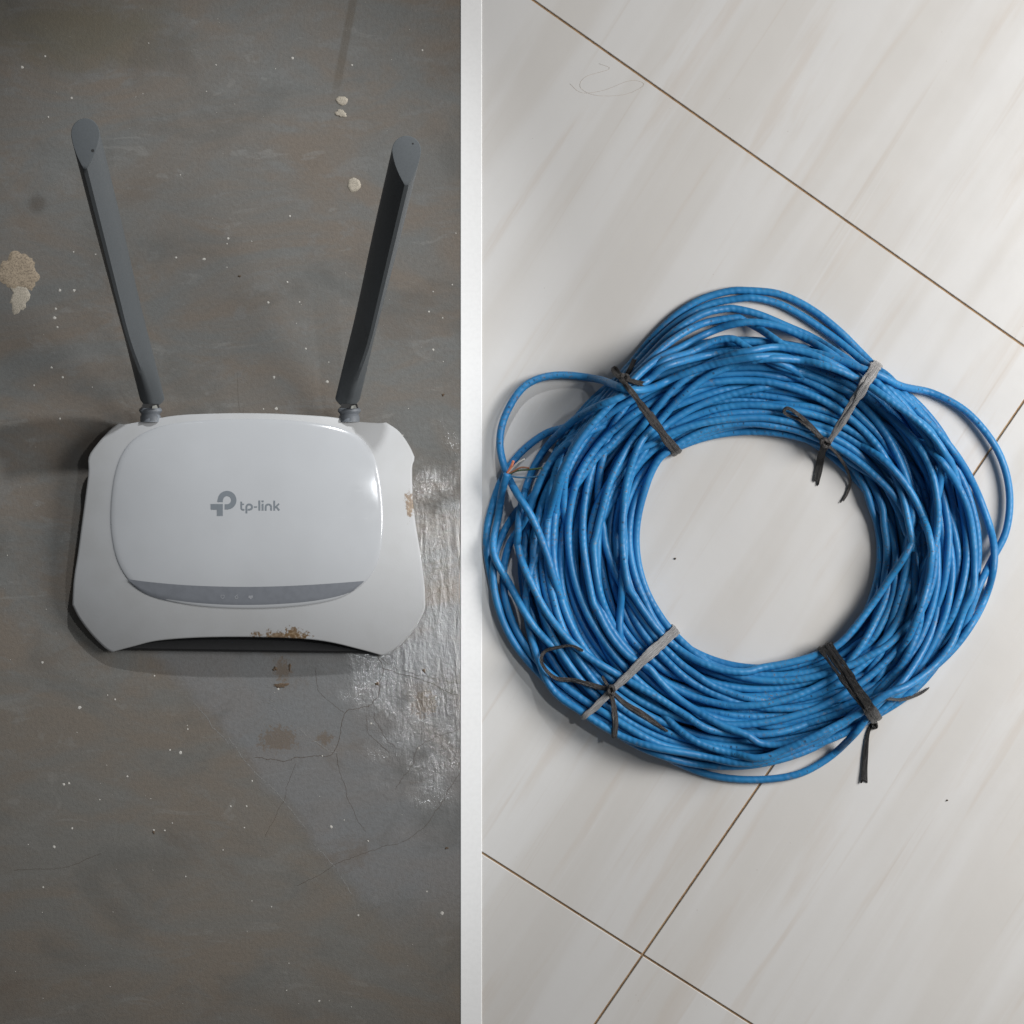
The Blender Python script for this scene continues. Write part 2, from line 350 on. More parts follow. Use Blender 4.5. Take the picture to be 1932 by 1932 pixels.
pts += [(rng.uniform(-200, 866), rng.uniform(-150, 2080), 0.3 + 1.9 * rng.random() ** 4) for _ in range(480)]
for x, y, r in pts:
    if x + r > 866: continue
    a = np.linspace(0, 2 * PI, 7, endpoint=False) + rng.uniform(0, 6); rr = r * rng.uniform(0.75, 1.2, 7)
    vv = [((x + rr[i] * math.cos(a[i]) - 966) * S, (966 - y - rr[i] * math.sin(a[i])) * S, 0.00003) for i in range(7)] + \
         [((x + .6 * rr[i] * math.cos(a[i]) - 966) * S, (966 - y - .6 * rr[i] * math.sin(a[i])) * S, 0.00018) for i in range(7)]
    mb.add(vv, [(i, (i + 1) % 7, 7 + (i + 1) % 7, 7 + i) for i in range(7)] + [tuple(range(7, 14))])
o = mb.obj("paint_specks", SPECK, floor, False); o["kind"] = "stuff"
CRACK = simple("dirt_filled_crack", (0.092, 0.066, 0.047), 0.9, 2000, 0.3)
def wander(pts, amp, step=5):
    L = sum(math.dist(pts[i], pts[i + 1]) for i in range(len(pts) - 1)); n = max(6, int(L / step)); q = crom(pts, n)
    d = np.cumsum(rng.normal(0, 1, (n, 2)), axis=0); d -= np.linspace(0, 1, n)[:, None] * d[-1]; return q + amp * d / max(1, np.abs(d).max())
def flat_ribbon(q, wd, z, mb):
    q = np.array(q); t = np.gradient(q, axis=0); t /= np.linalg.norm(t, axis=1)[:, None] + 1e-9; n = np.stack([-t[:, 1], t[:, 0]], 1)
    k = len(q); wv = wd * (0.55 + 0.6 * rng.random(k)); wv[0] *= .3; wv[-1] *= .3
    a = q + n * wv[:, None] / 2; b = q - n * wv[:, None] / 2
    vv = [((p[0] - 966) * S, (966 - p[1]) * S, z) for p in a] + [((p[0] - 966) * S, (966 - p[1]) * S, z) for p in b]
    mb.add(vv, [(i, i + 1, k + i + 1, k + i) for i in range(k - 1)])
cracks = [([(480, 1430), (540, 1436), (600, 1428), (634, 1417), (652, 1352), (690, 1340), (705, 1328), (716, 1305), (722, 1262), (712, 1240)], 1.6, 9),
          ([(690, 1352), (700, 1382), (735, 1420)], 1.2, 5), ([(705, 1340), (712, 1372), (745, 1412)], 1.1, 5),
          ([(596, 1260), (605, 1300), (650, 1345)], 0.9, 5), ([(722, 1262), (780, 1280), (866, 1312)], 1.5, 6), ([(560, 1440), (520, 1540), (500, 1580)], 0.8, 8),
          ([(634, 1422), (655, 1490), (690, 1570)], 1.0, 7), ([(866, 1460), (820, 1530), (760, 1585), (650, 1620), (560, 1670)], 1.0, 9), ([(866, 1375), (800, 1400), (770, 1450), (745, 1490)], 1.0, 6),
          ([(710, 1235), (760, 1260), (866, 1290)], 0.9, 7), ([(26, 1640), (130, 1630), (190, 1610)], 0.8, 6), ([(750, 1150), (800, 1130), (866, 1095)], 0.8, 5), ([(460, 760), (455, 820), (448, 700)], 0.6, 3)]
for pts, wd, am in cracks:
    mb = MB(); flat_ribbon(wander(pts, am, 3), wd * 0.62, 0.00006, mb); mb.obj("crack", CRACK, floor, False)
EDGE = simple("broken_screed_edge", (0.24, 0.235, 0.225), 0.7, 900, 0.2)
mb = MB()
for pts in ([(365, 1325), (395, 1362), (432, 1404)], [(430, 1390), (470, 1440), (520, 1490), (575, 1560)], [(590, 1590), (640, 1650), (665, 1690)], [(560, 1370), (610, 1408), (640, 1420)]):
    flat_ribbon(wander(pts, 4, 3), 1.2, 0.00005, mb)
for (x, y) in ((500, 1330), (840, 1250), (780, 1390), (830, 1420), (815, 1360)):
    for k in range(5):
        a = rng.uniform(0.2, 0.8); l = rng.uniform(12, 34); dx, dy = rng.uniform(-16, 16, 2)
        flat_ribbon(wander([(x + dx - 470 * 0, y + dy), (x + dx + l * .5 * math.cos(a), y + dy + l * .5 * math.sin(a)), (min(864, x + dx + l * math.cos(a)), y + dy + l * math.sin(a))], 1), 0.8, 0.0001, mb) if x + dx + l < 862 else None
o = mb.obj("scratches", EDGE, floor, False); o["kind"] = "stuff"
MUD = simple("dry_brown_mud", (0.13, 0.088, 0.055), 0.9, 2500, 0.3)
for (x, y, rx, ry, j) in ((530, 1293, 14, 4, .3), (519, 1262, 4, 4, .5), (547, 1258, 2, 6, .4), (452, 521, 2.5, 2, .3), (836, 745, 2.6, 2.2, .3), (843, 1600, 3.5, 2, .4), (290, 1570, 2, 3, .3), (712, 1290, 3, 4, .5), (800, 1265, 3, 3, .4)):
    vv, ff = blob(x, y, rx, ry, 0.0003, j, 26); obj("dirt_spot", vv, ff, MUD, floor)

# ------------------------------------------------------------------ router
def z2(x, y): return (107.3 + x * 0.38195, 737.9 + y * 0.38195)
RL = P(470, 985, 0)
segs = [  # (points, heights in mm) clockwise in the picture from the back left corner
    ([(305, 160), (340, 164), (420, 150), (600, 120), (830, 110), (1000, 110), (1150, 115), (1350, 128), (1480, 150), (1590, 158), (1625, 154)], [11, 12.5, 16, 19, 20, 20, 20, 19, 16, 12.5, 11]),
    ([(1625, 154), (1690, 200), (1740, 270), (1766, 325)], [11, 10, 9.5, 9.5]),
    ([(1766, 325), (1764, 345), (1755, 372), (1755, 450), (1760, 560), (1775, 680), (1795, 800), (1812, 930), (1819, 1050)], [9.5, 10, 11.5, 13, 14, 14, 12.5, 10.5, 8.5]),
    ([(1819, 1050), (1812, 1090), (1775, 1160), (1720, 1230), (1650, 1288), (1610, 1306)], [8.5, 8, 7.5, 7.5, 7.5, 8]),
    ([(1610, 1306), (1500, 1276), (1350, 1240), (1200, 1222), (950, 1214), (700, 1217), (500, 1232), (380, 1260), (275, 1288)], [8, 9.5, 11.5, 13, 13.5, 13, 11.5, 9.5, 8]),
    ([(275, 1288), (240, 1270), (170, 1200), (110, 1120), (77, 1055)], [8, 7.5, 7.5, 8, 8.5]),
    ([(77, 1055), (85, 930), (105, 800), (125, 650), (145, 500), (157, 400), (155, 345)], [8.5, 10.5, 12.5, 14, 13, 11, 9.5]),
    ([(155, 345), (165, 310), (210, 250), (260, 195), (305, 160)], [9.5, 9.5, 10, 10.5, 11])]
out = []
for pts, zs in segs:
    a = np.array([(*z2(*p), z) for p, z in zip(pts, zs)], float); n = max(8, int(sum(np.linalg.norm(np.diff(a[:, :2], axis=0), axis=1)) / 7))
    out.append(crom(a, n)[:-1])
OUT = np.vstack(out); RC = np.array([470.0, 985.0]); ZT = 28.0
def zshell(px, py):                     # height of the top shell, metres: one smooth dome that droops at the corners
    dx, dy = abs(px - RC[0]), abs(py - 982); t = ((dx / 342) ** 2.8 + (dy / 246) ** 2.8) ** (1 / 2.8)
    return (11.5 + 15.0 * (1 - t ** 2.4)) * 0.001
OUT[:, 2] = [1000 * zshell(a, b) for a, b in OUT[:, :2]]
router = thing("wireless_router", RL, "white wireless router with two dark grey antennas on stained concrete", "router")
SHELL = router_shell_mat(RL); PANEL = panel_mat()
n = len(OUT); ts = np.concatenate([np.linspace(0.06, 0.9, 20), [0.93, 0.955, 0.975, 0.99, 1.0]])
vv = [P(*RC, zshell(*RC))]
for t in ts:
    for q in OUT: p = RC + (q[:2] - RC) * t; vv.append(P(*p, zshell(*p)))
for s, dz in ((1.001, -0.0005), (1.0, -0.0028), (0.985, -0.0028)):
    for q in OUT: p = RC + (q[:2] - RC) * s; vv.append(P(*p, q[2] * .001 + dz))
K = len(ts) + 3
ff = [(0, 1 + (i + 1) % n, 1 + i) for i in range(n)] + [(1 + k * n + i, 1 + k * n + (i + 1) % n, 1 + (k + 1) * n + (i + 1) % n, 1 + (k + 1) * n + i) for k in range(K - 1) for i in range(n)]
ff = [q[::-1] for q in ff]
obj("top_shell", vv, ff, SHELL, router)
# lower case: near-black colour paints in the lip's shade; straight front between the feet
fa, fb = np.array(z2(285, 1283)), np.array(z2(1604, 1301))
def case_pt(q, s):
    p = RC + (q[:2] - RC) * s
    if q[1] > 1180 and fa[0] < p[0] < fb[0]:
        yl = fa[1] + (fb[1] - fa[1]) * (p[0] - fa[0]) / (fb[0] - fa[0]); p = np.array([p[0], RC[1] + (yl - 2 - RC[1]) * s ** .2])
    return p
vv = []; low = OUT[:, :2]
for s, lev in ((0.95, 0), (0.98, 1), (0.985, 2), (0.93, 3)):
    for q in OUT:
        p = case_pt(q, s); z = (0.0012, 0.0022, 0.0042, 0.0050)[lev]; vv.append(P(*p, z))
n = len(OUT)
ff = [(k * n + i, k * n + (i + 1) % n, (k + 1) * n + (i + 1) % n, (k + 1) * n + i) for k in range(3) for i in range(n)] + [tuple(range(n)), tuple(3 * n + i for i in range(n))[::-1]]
obj("lower_case", vv, [q[::-1] for q in ff], simple("case_shade", (0.013, 0.013, 0.014), 0.7), router, False)
for (px, py) in ((270, 1120), (665, 1125), (280, 860), (655, 860)):
    a = np.linspace(0, 2 * PI, 16, endpoint=False)
    vv = [P(px + 18 * math.cos(q), py + 18 * math.sin(q), z) for z in (0.0, 0.0014) for q in a]
    obj("rubber_foot", vv, [(i, (i + 1) % 16, 16 + (i + 1) % 16, 16 + i) for i in range(16)] + [tuple(range(16))], simple("dark_rubber", (0.03, 0.03, 0.03), 0.8), router, False)
# glossy raised panel
pl = [(850, 138), (1050, 138), (1230, 150), (1380, 175), (1480, 215), (1545, 280), (1582, 365), (1603, 480), (1613, 600), (1610, 720), (1590, 830), (1555, 905), (1500, 965), (1400, 1022), (1260, 1055), (1090, 1072), (930, 1076), (760, 1069), (620, 1052), (490, 1020), (390, 968), (330, 905), (290, 820), (268, 710), (263, 610), (270, 500), (287, 400), (320, 310), (375, 240), (460, 190), (570, 160), (700, 145)]
PO = crom([z2(*p) for p in pl], 150, True); PC = np.array([466.0, 968.0])
n = len(PO); ts = list(np.linspace(0.05, 0.955, 26)) + [0.965, 0.974, 0.982, 0.989, 0.995, 1.0]; vv = [P(*PC, zshell(*PC) + .0006)]
HP = 0.0006
for t in ts:
    e = HP * math.sqrt(max(0, 1 - max(0, (t - 0.955) / 0.045) ** 2)) - 0.00012 * (t >= 1)
    for q in PO: p = PC + (q - PC) * t; vv.append(P(*p, zshell(*p) + e))
ff = [(0, 1 + (i + 1) % n, 1 + i) for i in range(n)] + [(1 + k * n + i, 1 + k * n + (i + 1) % n, 1 + (k + 1) * n + (i + 1) % n, 1 + (k + 1) * n + i) for k in range(len(ts) - 1) for i in range(n)]
def upface(vv, ff):                      # wind so that most faces point up
    a = np.array(vv); s = 0
    for q in ff[:40]: s += np.cross(a[q[1]] - a[q[0]], a[q[2]] - a[q[0]])[2]
    return ff if s > 0 else [q[::-1] for q in ff]
panel = obj("top_panel", vv, upface(vv, ff), PANEL, router)
# grey indicator strip
top = crom([z2(*p) for p in ((351, 929), (450, 942), (600, 956), (760, 964), (930, 967), (1100, 964), (1250, 957), (1400, 947), (1516, 938))], 70)
bot = crom([z2(*p) for p in ((352, 934), (385, 968), (440, 1003), (520, 1030), (650, 1055), (790, 1068), (930, 1072), (1080, 1068), (1240, 1054), (1370, 1028), (1450, 996), (1495, 962), (1516, 941))], 70)
vv = []
for i in range(70):
    for k in range(7):
        p = top[i] + (bot[i] - top[i]) * k / 6; tt = k / 6
        vv.append(P(*p, zshell(*p) + 0.00006 + max(HP * (1 if tt < .8 else math.sqrt(max(0.0, 1 - ((tt - .8) / .2) ** 2)) * .75 + .25), 0)))
ff = [(i * 7 + k, i * 7 + k + 1, (i + 1) * 7 + k + 1, (i + 1) * 7 + k) for i in range(69) for k in range(6)]
strip = obj("indicator_strip", vv, upface(vv, ff), simple("grey_strip", (0.185, 0.195, 0.215), 0.28, 300, 0.04), panel)
ICON = simple("pale_icon_print", (0.36, 0.37, 0.39), 0.4)
LOGO = simple("grey_logo_print", (0.185, 0.205, 0.225), 0.3, 300, 0.02)
def stroke(mb, path, wd, dz, closed=False, step=2.0):
    path = np.array(path, float); L = np.concatenate([[0], np.cumsum(np.linalg.norm(np.diff(path, axis=0), axis=1))])
    m = max(3, int(L[-1] / step) + 1); u = np.linspace(0, L[-1], m); q = np.stack([np.interp(u, L, path[:, k]) for k in (0, 1)], 1)
    t = np.gradient(q, axis=0); t /= np.linalg.norm(t, axis=1)[:, None]; nn = np.stack([-t[:, 1], t[:, 0]], 1); vv = []
    for i in range(m):
        for k in (-1, -.33, .33, 1): p = q[i] + nn[i] * wd / 2 * k; vv.append(P(*p, zshell(*p) + HP + dz))
    ff = [(i * 4 + k, i * 4 + k + 1, (i + 1) * 4 + k + 1, (i + 1) * 4 + k) for i in range(m - 1) for k in range(3)]
    mb.add(vv, upface(vv, ff))
def lg(x, y): return (368.95 + x * 0.0972, 905.6 + y * 0.0972)
def arc(cx, cy, rx, ry, a0, a1, k=24): return [(cx + rx * math.cos(math.radians(a)), cy - ry * math.sin(math.radians(a))) for a in np.linspace(a0, a1, k)]
K1 = 0.0972
def part(name, strokes, dz=0.00007):
    mb = MB()
    for pth, wd in strokes: stroke(mb, [lg(*p) for p in pth], wd * K1, dz); dz += 0.000012
    return mb.obj(name, LOGO, panel)
part("logo_emblem", [([(476, 430), (476, 392)] + arc(612, 392, 130, 130, 180, -90, 50) + [(565, 521)], 104),
                     ([(292, 515), (530, 515)], 100), ([(300, 530), (420, 530)], 96), ([(472, 560), (472, 697)], 114), ([(430, 540), (476, 540)], 110)])
part("logo_letter", [([(888, 420), (888, 545)] + arc(918, 545, 30, 33, 180, 270, 8) + [(950, 578)], 34), ([(888, 471), (942, 471)], 28)])
part("logo_letter", [([(988, 648), (988, 525)] + arc(1043, 525, 55, 52, 180, -90, 30) + [(1015, 577)], 36)])
part("logo_letter", [([(1136, 524), (1196, 524)], 28)])
part("logo_letter", [([(1239, 398), (1239, 594)], 38)])
part("logo_letter", [([(1302, 460), (1302, 594)], 38), ([(1302, 398), (1302, 430)], 42)])
part("logo_letter", [([(1362, 594), (1362, 520)] + arc(1415, 520, 52, 46, 180, 0, 20) + [(1467, 594)], 36)])
part("logo_letter", [([(1528, 400), (1528, 594)], 36), ([(1540, 540), (1622, 460)], 30), ([(1556, 508), (1626, 590)], 34)])
for ox, k in ((626, 0), (665, 1), (705, 2)):
    mb = MB(); cx, cy = ox * 0.6708, 1678.6 * 0.6708
    if k == 0: stroke(mb, [(cx - 3, cy - 3), (cx + 3, cy - 3), (cx + 3, cy + 1), (cx, cy + 4), (cx - 3, cy + 1), (cx - 3, cy - 3)], 0.9, 0.00014, step=1)
    if k == 1: stroke(mb, [(cx + 2, cy - 4), (cx - 3, cy), (cx - 1, cy + 4), (cx + 3, cy + 2), (cx + 2, cy - 2)], 1.1, 0.00014, step=1)
    if k == 2: stroke(mb, [(cx - 4, cy), (cx + 4, cy)], 4.5, 0.00014, step=1); stroke(mb, [(cx, cy), (cx, cy + 4)], 3, 0.00014, step=1)
    mb.obj("indicator_icon", ICON, panel)

# antennas: a drop-shaped bar leaning up and back, cut level at the tip
ANT = simple("dark_grey_plastic", (0.09, 0.099, 0.105), 0.5, 1500, 0.05)
COL = simple("mid_grey_plastic", (0.17, 0.185, 0.205), 0.55, 1500, 0.05)
NOTCH = simple("dark_gap", (0.02, 0.02, 0.02), 0.7)
def drop_outline(wd, L, bk):
    q = [(wd * math.cos(a), bk * math.sin(a)) for a in np.linspace(0, PI, 17)]
    side = [(wd * (1 - 0.78 * u ** 1.5) * math.sqrt(1 - (u * 0.92) ** 6), -L * u) for u in np.linspace(0.08, 1, 10)]
    left = [(-x, y) for x, y in side]; right = [(x, y) for x, y in side][::-1]
    return q + left + right
def antenna(base, tip, zb, zt, wb, wt, Lt, bt, lean, collar, spot):
    secs = 40; vv = []; m = 0
    for i in range(secs + 1):
        s = i / secs; c = np.array(base) + (np.array(tip) - np.array(base)) * s; z = zb + (zt - zb) * s
        wd = (wb + (wt - wb) * s) - 2.6 * math.exp(-((s - 0.35) / 0.22) ** 2); L = 19 + (Lt - 19) * sstep(0.0, 0.42, s); bk = 16 + (bt - 16) * sstep(0, .5, s)
        sc = 1.0
        o2 = drop_outline(wd * sc, L * sc, bk * sc); m = len(o2)
        r = lean * sstep(0, .4, s)
        vv += [P(c[0] + x * math.cos(r) - y * math.sin(r) * -1, c[1] - (y * math.cos(r)), z) for x, y in o2]
    c = np.array(tip); o2 = drop_outline(wt, Lt, bt)
    for k, dz in ((0.975, 0.00025), (0.90, 0.0003)): vv += [P(c[0] + x * k, c[1] - y * k, zt + dz) for x, y in o2]
    ff = [(i * m + a, i * m + (a + 1) % m, (i + 1) * m + (a + 1) % m, (i + 1) * m + a) for i in range(secs + 2) for a in range(m)]
    ff += [tuple((secs + 2) * m + a for a in range(m)), tuple(range(m))[::-1]]
    an = obj("antenna", vv, ff, ANT, router)
    md = an.modifiers.new("edges", 'EDGE_SPLIT'); md.split_angle = math.radians(40)
    # hinge: notch block, flange and barrel turned about the y axis
    cx, cy = collar; zc = 0.0135
    prof = [(cy - 14, 0), (cy - 14, 13), (cy - 13, 17.5), (cy - 9, 21.5), (cy - 5, 21.8), (cy - 1, 18.5), (cy + 1, 17.5), (cy + 3, 18.5), (cy + 5, 19.5), (cy + 15, 19.5), (cy + 15, 0)]
    k = 28; vv = [P(cx + r * math.cos(a), y, zc + r * S * math.sin(a)) for y, r in prof for a in np.linspace(0, 2 * PI, k, endpoint=False)]
    ff = [(i * k + a, i * k + (a + 1) % k, (i + 1) * k + (a + 1) % k, (i + 1) * k + a) for i in range(len(prof) - 1) for a in range(k)]
    h = obj("hinge_collar", vv, ff, COL, an); md = h.modifiers.new("edges", 'EDGE_SPLIT'); md.split_angle = math.radians(35)
    vv = [P(cx + x, y, zb + z) for z in (0.0036, 0.0058) for x, y in ((-15, cy - 19), (15, cy - 19), (17, cy - 11), (-17, cy - 11))]
    obj("hinge_gap", vv, [(0, 1, 2, 3), (7, 6, 5, 4), (0, 4, 5, 1), (1, 5, 6, 2), (2, 6, 7, 3), (3, 7, 4, 0)], NOTCH, an, False)
    vv = [P(cx + x, y, zb + z) for z in (0.004, 0.0066) for x, y in ((4, cy - 15), (11, cy - 17), (14, cy - 11), (3, cy - 10))]
    obj("hinge_tab", vv, [(0, 1, 2, 3), (7, 6, 5, 4), (0, 4, 5, 1), (1, 5, 6, 2), (2, 6, 7, 3), (3, 7, 4, 0)], simple("yellowed_tab", (0.33, 0.33, 0.30), 0.5), an, False)
    a = np.linspace(0, 2 * PI, 12, endpoint=False)
    vv = [P(spot[0] + spot[2] * math.cos(q), spot[1] + spot[2] * math.sin(q), zt + 0.00038) for q in a]
    obj("dirt_spot", vv, [tuple(range(12))[::-1]], NOTCH, an, False)
    return an
antenna((287, 752), (161, 252), 0.017, 0.112, 23.5, 27.0, 67, 29, 0.0, (284, 781), (175, 284, 3))
antenna((656, 752), (767, 284), 0.017, 0.112, 23.5, 27.5, 66, 28, 0.0, (659, 781), (779, 271, 1.8))

# ------------------------------------------------------------------ cable coil
D = 14.2; R0 = D / 2; CC = np.array([1428.0, 1040.0])
NT_, M = 46, 168
phi = np.linspace(0, 2 * PI, M, endpoint=False)
def ptab(tab): 
    a = np.radians([q[0] for q in tab]); r = [q[1] for q in tab]
    return np.interp(phi, np.concatenate([a - 2 * PI, a, a + 2 * PI]), r * 3)
ri = ptab([(0, 217), (25, 221), (57, 211), (81, 210), (99, 202), (115, 214), (134, 250), (149, 236), (162, 220), (180, 208), (195, 202), (215, 213), (245, 209), (262, 206), (279, 216), (305, 226), (332, 230)])
ro = ptab([(0, 446), (24, 440), (42, 424), (57, 408), (75, 400), (90, 404), (110, 415), (128, 425), (150, 444), (166, 462), (180, 478), (195, 484), (208, 470), (222, 440), (244, 424), (266, 404), (285, 388), (305, 388), (314, 398), (325, 413), (337, 431), (350, 442)])
for _ in range(3): ri = (np.roll(ri, 1) + 2 * ri + np.roll(ri, -1)) / 4; ro = (np.roll(ro, 1) + 2 * ro + np.roll(ro, -1)) / 4
TIES = [57, 129, 224, 306]
# slot of every turn at knots round the ring, then smooth curves between the knots
kn = np.radians([0, 25, 57, 93, 129, 160, 192, 224, 265, 306, 333]); nk = len(kn)
tot = NT_ * nk + 1; fr = np.zeros(tot); base_f = rng.permutation(np.linspace(0.02, 0.98, NT_))
cur = base_f[0]
seq = []
for i in range(NT_):
    for k in range(nk):
        step = 0.30 if k in (1, 3, 5, 6, 8, 10) else 0.07
        cur = cur + rng.normal(0, step) + 0.10 * (base_f[i] - cur)
        if cur < 0: cur = -cur
        if cur > 1: cur = 2 - cur
        seq.append(cur)
seq = np.array(seq)
# even out the spread at every knot by ranking
for k in range(nk):
    idx = np.arange(NT_) * nk + k; rk = np.argsort(np.argsort(seq[idx])); seq[idx] = 0.55 * seq[idx] + 0.45 * (rk + .5) / NT_
knot_u = np.concatenate([i * 2 * PI + kn for i in range(NT_)]); uu = np.concatenate([i * 2 * PI + phi for i in range(NT_)])
F = np.interp(uu, knot_u, seq)
for _ in range(12): F = np.convolve(np.pad(F, 1, mode='edge'), [.25, .5, .25], 'valid')
zlev = np.repeat(rng.permutation(NT_) / NT_, M); 
X = np.zeros((NT_, M, 2))
X[:, :, 0] = (ri + R0)[None] + F.reshape(NT_, M) * (ro - ri - D)[None]
X[:, :, 1] = R0 + zlev.reshape(NT_, M) * 62
tgt_r = X[:, :, 0].copy()
eye = np.eye(NT_, dtype=bool)[None]
GK = np.exp(-0.5 * (np.arange(-14, 15) / 4.2) ** 2); GK /= GK.sum()
def smooth_seq(fl, g=GK):
    h = len(g) // 2
    return np.stack([np.convolve(np.pad(fl[:, k], h, mode='reflect', reflect_type='odd'), g, 'valid') for k in (0, 1)], 1)
for it in range(300):
    Y = X.transpose(1, 0, 2); d = Y[:, :, None, :] - Y[:, None, :, :]; L = np.sqrt((d ** 2).sum(-1)) + 1e-6
    ov = np.clip(D * 0.99 - L, 0, None); ov[np.broadcast_to(eye, ov.shape)] = 0
    push = (d / L[..., None] * ov[..., None]).sum(2) * 0.36
    push[..., 1] *= 1.15
    X += push.transpose(1, 0, 2)
    fl = X.reshape(-1, 2); fl = fl + (0.42 if it < 230 else 0.22) * (smooth_seq(fl) - fl); X = fl.reshape(NT_, M, 2)
    if it < 270:
        X[:, :, 1] -= 0.36
        X[:, :, 0] += 0.03 * (tgt_r - X[:, :, 0])
    X[:, :, 0] = np.clip(X[:, :, 0], ri + R0, ro - R0); X[:, :, 1] = np.maximum(X[:, :, 1], R0)
X = smooth_seq(X.reshape(-1, 2), np.array([.06, .24, .4, .24, .06])).reshape(NT_, M, 2)
print("coil height p:", X[:, :, 1].max(), "mean", X[:, :, 1].mean())

CAB = cable_mat()
coil = thing("cable_coil", P(CC[0], CC[1], 0), "hank of blue network cable tied in a ring on cream tiles", "cable")
def tube(name, q, r, m, parent, k=8, u0=0.0, cap=True, flat=1.0, tang=None):   # q: (px, py, z in p)
    q = np.array(q, float); pts = np.array([P(a, b, c * S) for a, b, c in q]); t = np.gradient(pts, axis=0) if tang is None else tang.copy(); t /= np.linalg.norm(t, axis=1)[:, None] + 1e-12
    side = np.cross(t, (0, 0, 1.0)); side /= np.linalg.norm(side, axis=1)[:, None] + 1e-9; upv = np.cross(side, t)
    rr = np.broadcast_to(np.asarray(r, float), (len(q),)) * S; a = np.linspace(0, 2 * PI, k, endpoint=False); n = len(q)
    vv = (pts[:, None] + rr[:, None, None] * (np.cos(a)[None, :, None] * side[:, None] + flat * np.sin(a)[None, :, None] * upv[:, None])).reshape(-1, 3)
    L = np.concatenate([[0], np.cumsum(np.linalg.norm(np.diff(q, axis=0), axis=1))]) / D + u0; ff = []; uv = []
    for i in range(n - 1):
        for j in range(k):
            ff.append((i * k + j, i * k + (j + 1) % k, (i + 1) * k + (j + 1) % k, (i + 1) * k + j))
            uv += [(L[i], j / k), (L[i], (j + 1) / k), (L[i + 1], (j + 1) / k), (L[i + 1], j / k)]
    if cap:
        ff.append(tuple(range(k))[::-1]); uv += [(0, 0)] * k
        ff.append(tuple((n - 1) * k + j for j in range(k))); uv += [(0, 0)] * k
    return obj(name, vv, ff, m, parent, uv=uv)
ALL = np.concatenate([CC[0] + X[:, :, 0:1] * np.cos(phi)[None, :, None], CC[1] - X[:, :, 0:1] * np.sin(phi)[None, :, None], X[:, :, 1:2]], 2).reshape(-1, 3)
FINE = crom(ALL, 2 * len(ALL)); DIRS = np.gradient(np.array([P(a, b, c * S) for a, b, c in FINE]), axis=0)
for i in range(NT_):
    sl = slice(i * 2 * M, min(len(FINE), (i + 1) * 2 * M + 1)); tube("cable_turn", FINE[sl], R0, CAB, coil, 9, i * 2 * M * 6.6 / D, i in (0, NT_ - 1), tang=DIRS[sl])
cloud = [np.column_stack([crom(ALL, 2 * len(ALL)), np.full(2 * len(ALL), R0)])]
def reach(pts):                     # carry both ends on to the next tie, where they vanish inside the bundle
    pts = [tuple(p) for p in pts]
    def ang(p): return math.degrees(math.atan2(-(p[1] - CC[1]), p[0] - CC[0])) % 360
    for end in (0, 1):
        a0, a1 = (ang(pts[0]), ang(pts[1])) if end == 0 else (ang(pts[-1]), ang(pts[-2]))
        sg = 1 if ((a0 - a1 + 180) % 360 - 180) > 0 else -1
        rel = min(((sg * (t - a0)) % 360, t) for t in TIES)
        if rel[0] < 18: rel = (rel[0] + 8, rel[1])
        dl = min(rel[0] + 4, 60); fx = rng.uniform(.22, .78); p = pts[0] if end == 0 else pts[-1]; r0 = math.hypot(p[0] - CC[0], p[1] - CC[1]); add = []
        for f_ in (0.34, 0.67, 1.0):
            a = math.radians(a0 + sg * dl * f_); k = int(round((a % (2 * PI)) / (2 * PI) * M)) % M; rm = ri[k] * (1 - fx) + ro[k] * fx
            r_ = r0 + (rm - r0) * f_ * f_; r_ = min(max(r_, ri[k] + D), ro[k] - D); add.append((CC[0] + r_ * math.cos(a), CC[1] - r_ * math.sin(a)))
        pts = add[::-1] + pts if end == 0 else pts + add
    return pts
def drape(pts, r, lift=None, step=5, sm=3.0, floor_z=0.0, add=True, tuck=(0, 0), over=True):
    pts = np.array(pts, float); L = sum(np.linalg.norm(np.diff(pts[:, :2], axis=0), axis=1)); n = max(6, int(L / step)); q = crom(pts[:, :2], n)
    z = np.full(n, r + floor_z)
    if over:
        cl = np.vstack(cloud)
        for i in range(n):
            d = np.hypot(cl[:, 0] - q[i, 0], cl[:, 1] - q[i, 1]); rr = cl[:, 3] + r; k = d < rr
            if k.any(): z[i] = max(z[i], (cl[k, 2] + np.sqrt(rr[k] ** 2 - d[k] ** 2)).max())
        w2 = 2; zp = np.pad(z, w2, mode='edge'); z = np.max([zp[a:a + n] for a in range(2 * w2 + 1)], axis=0)
    g = np.exp(-0.5 * (np.arange(-9, 10) / sm) ** 2); g /= g.sum(); z = np.convolve(np.pad(z, 9, mode='edge'), g, 'valid')
    if lift: z = z + np.interp(np.linspace(0, 1, n), np.linspace(0, 1, len(lift)), lift)
    s = np.arange(n) * L / n
    if tuck[0]: z = r + (z - r) * sstep(0, tuck[0], s)
    if tuck[1]: z = r + (z - r) * sstep(0, tuck[1], s[-1] - s)
    z = np.maximum(z, r * 0.9); o = np.column_stack([q, z])
    if add: cloud.append(np.column_stack([crom(o, 2 * n), np.full(2 * n, r)]))
    return o
T1 = lambda L: [(898.9 + a * .2639, 523.2 + b * .2639) for a, b in L]      # zoom frames of the photo, in plan units
T2 = lambda L: [(1395.3 + a * .2639, 523.2 + b * .2639) for a, b in L]
T3 = lambda L: [(898.9 + a * .2639, 1006.2 + b * .2639) for a, b in L]
T4 = lambda L: [(1395.3 + a * .2639, 1006.2 + b * .2639) for a, b in L]
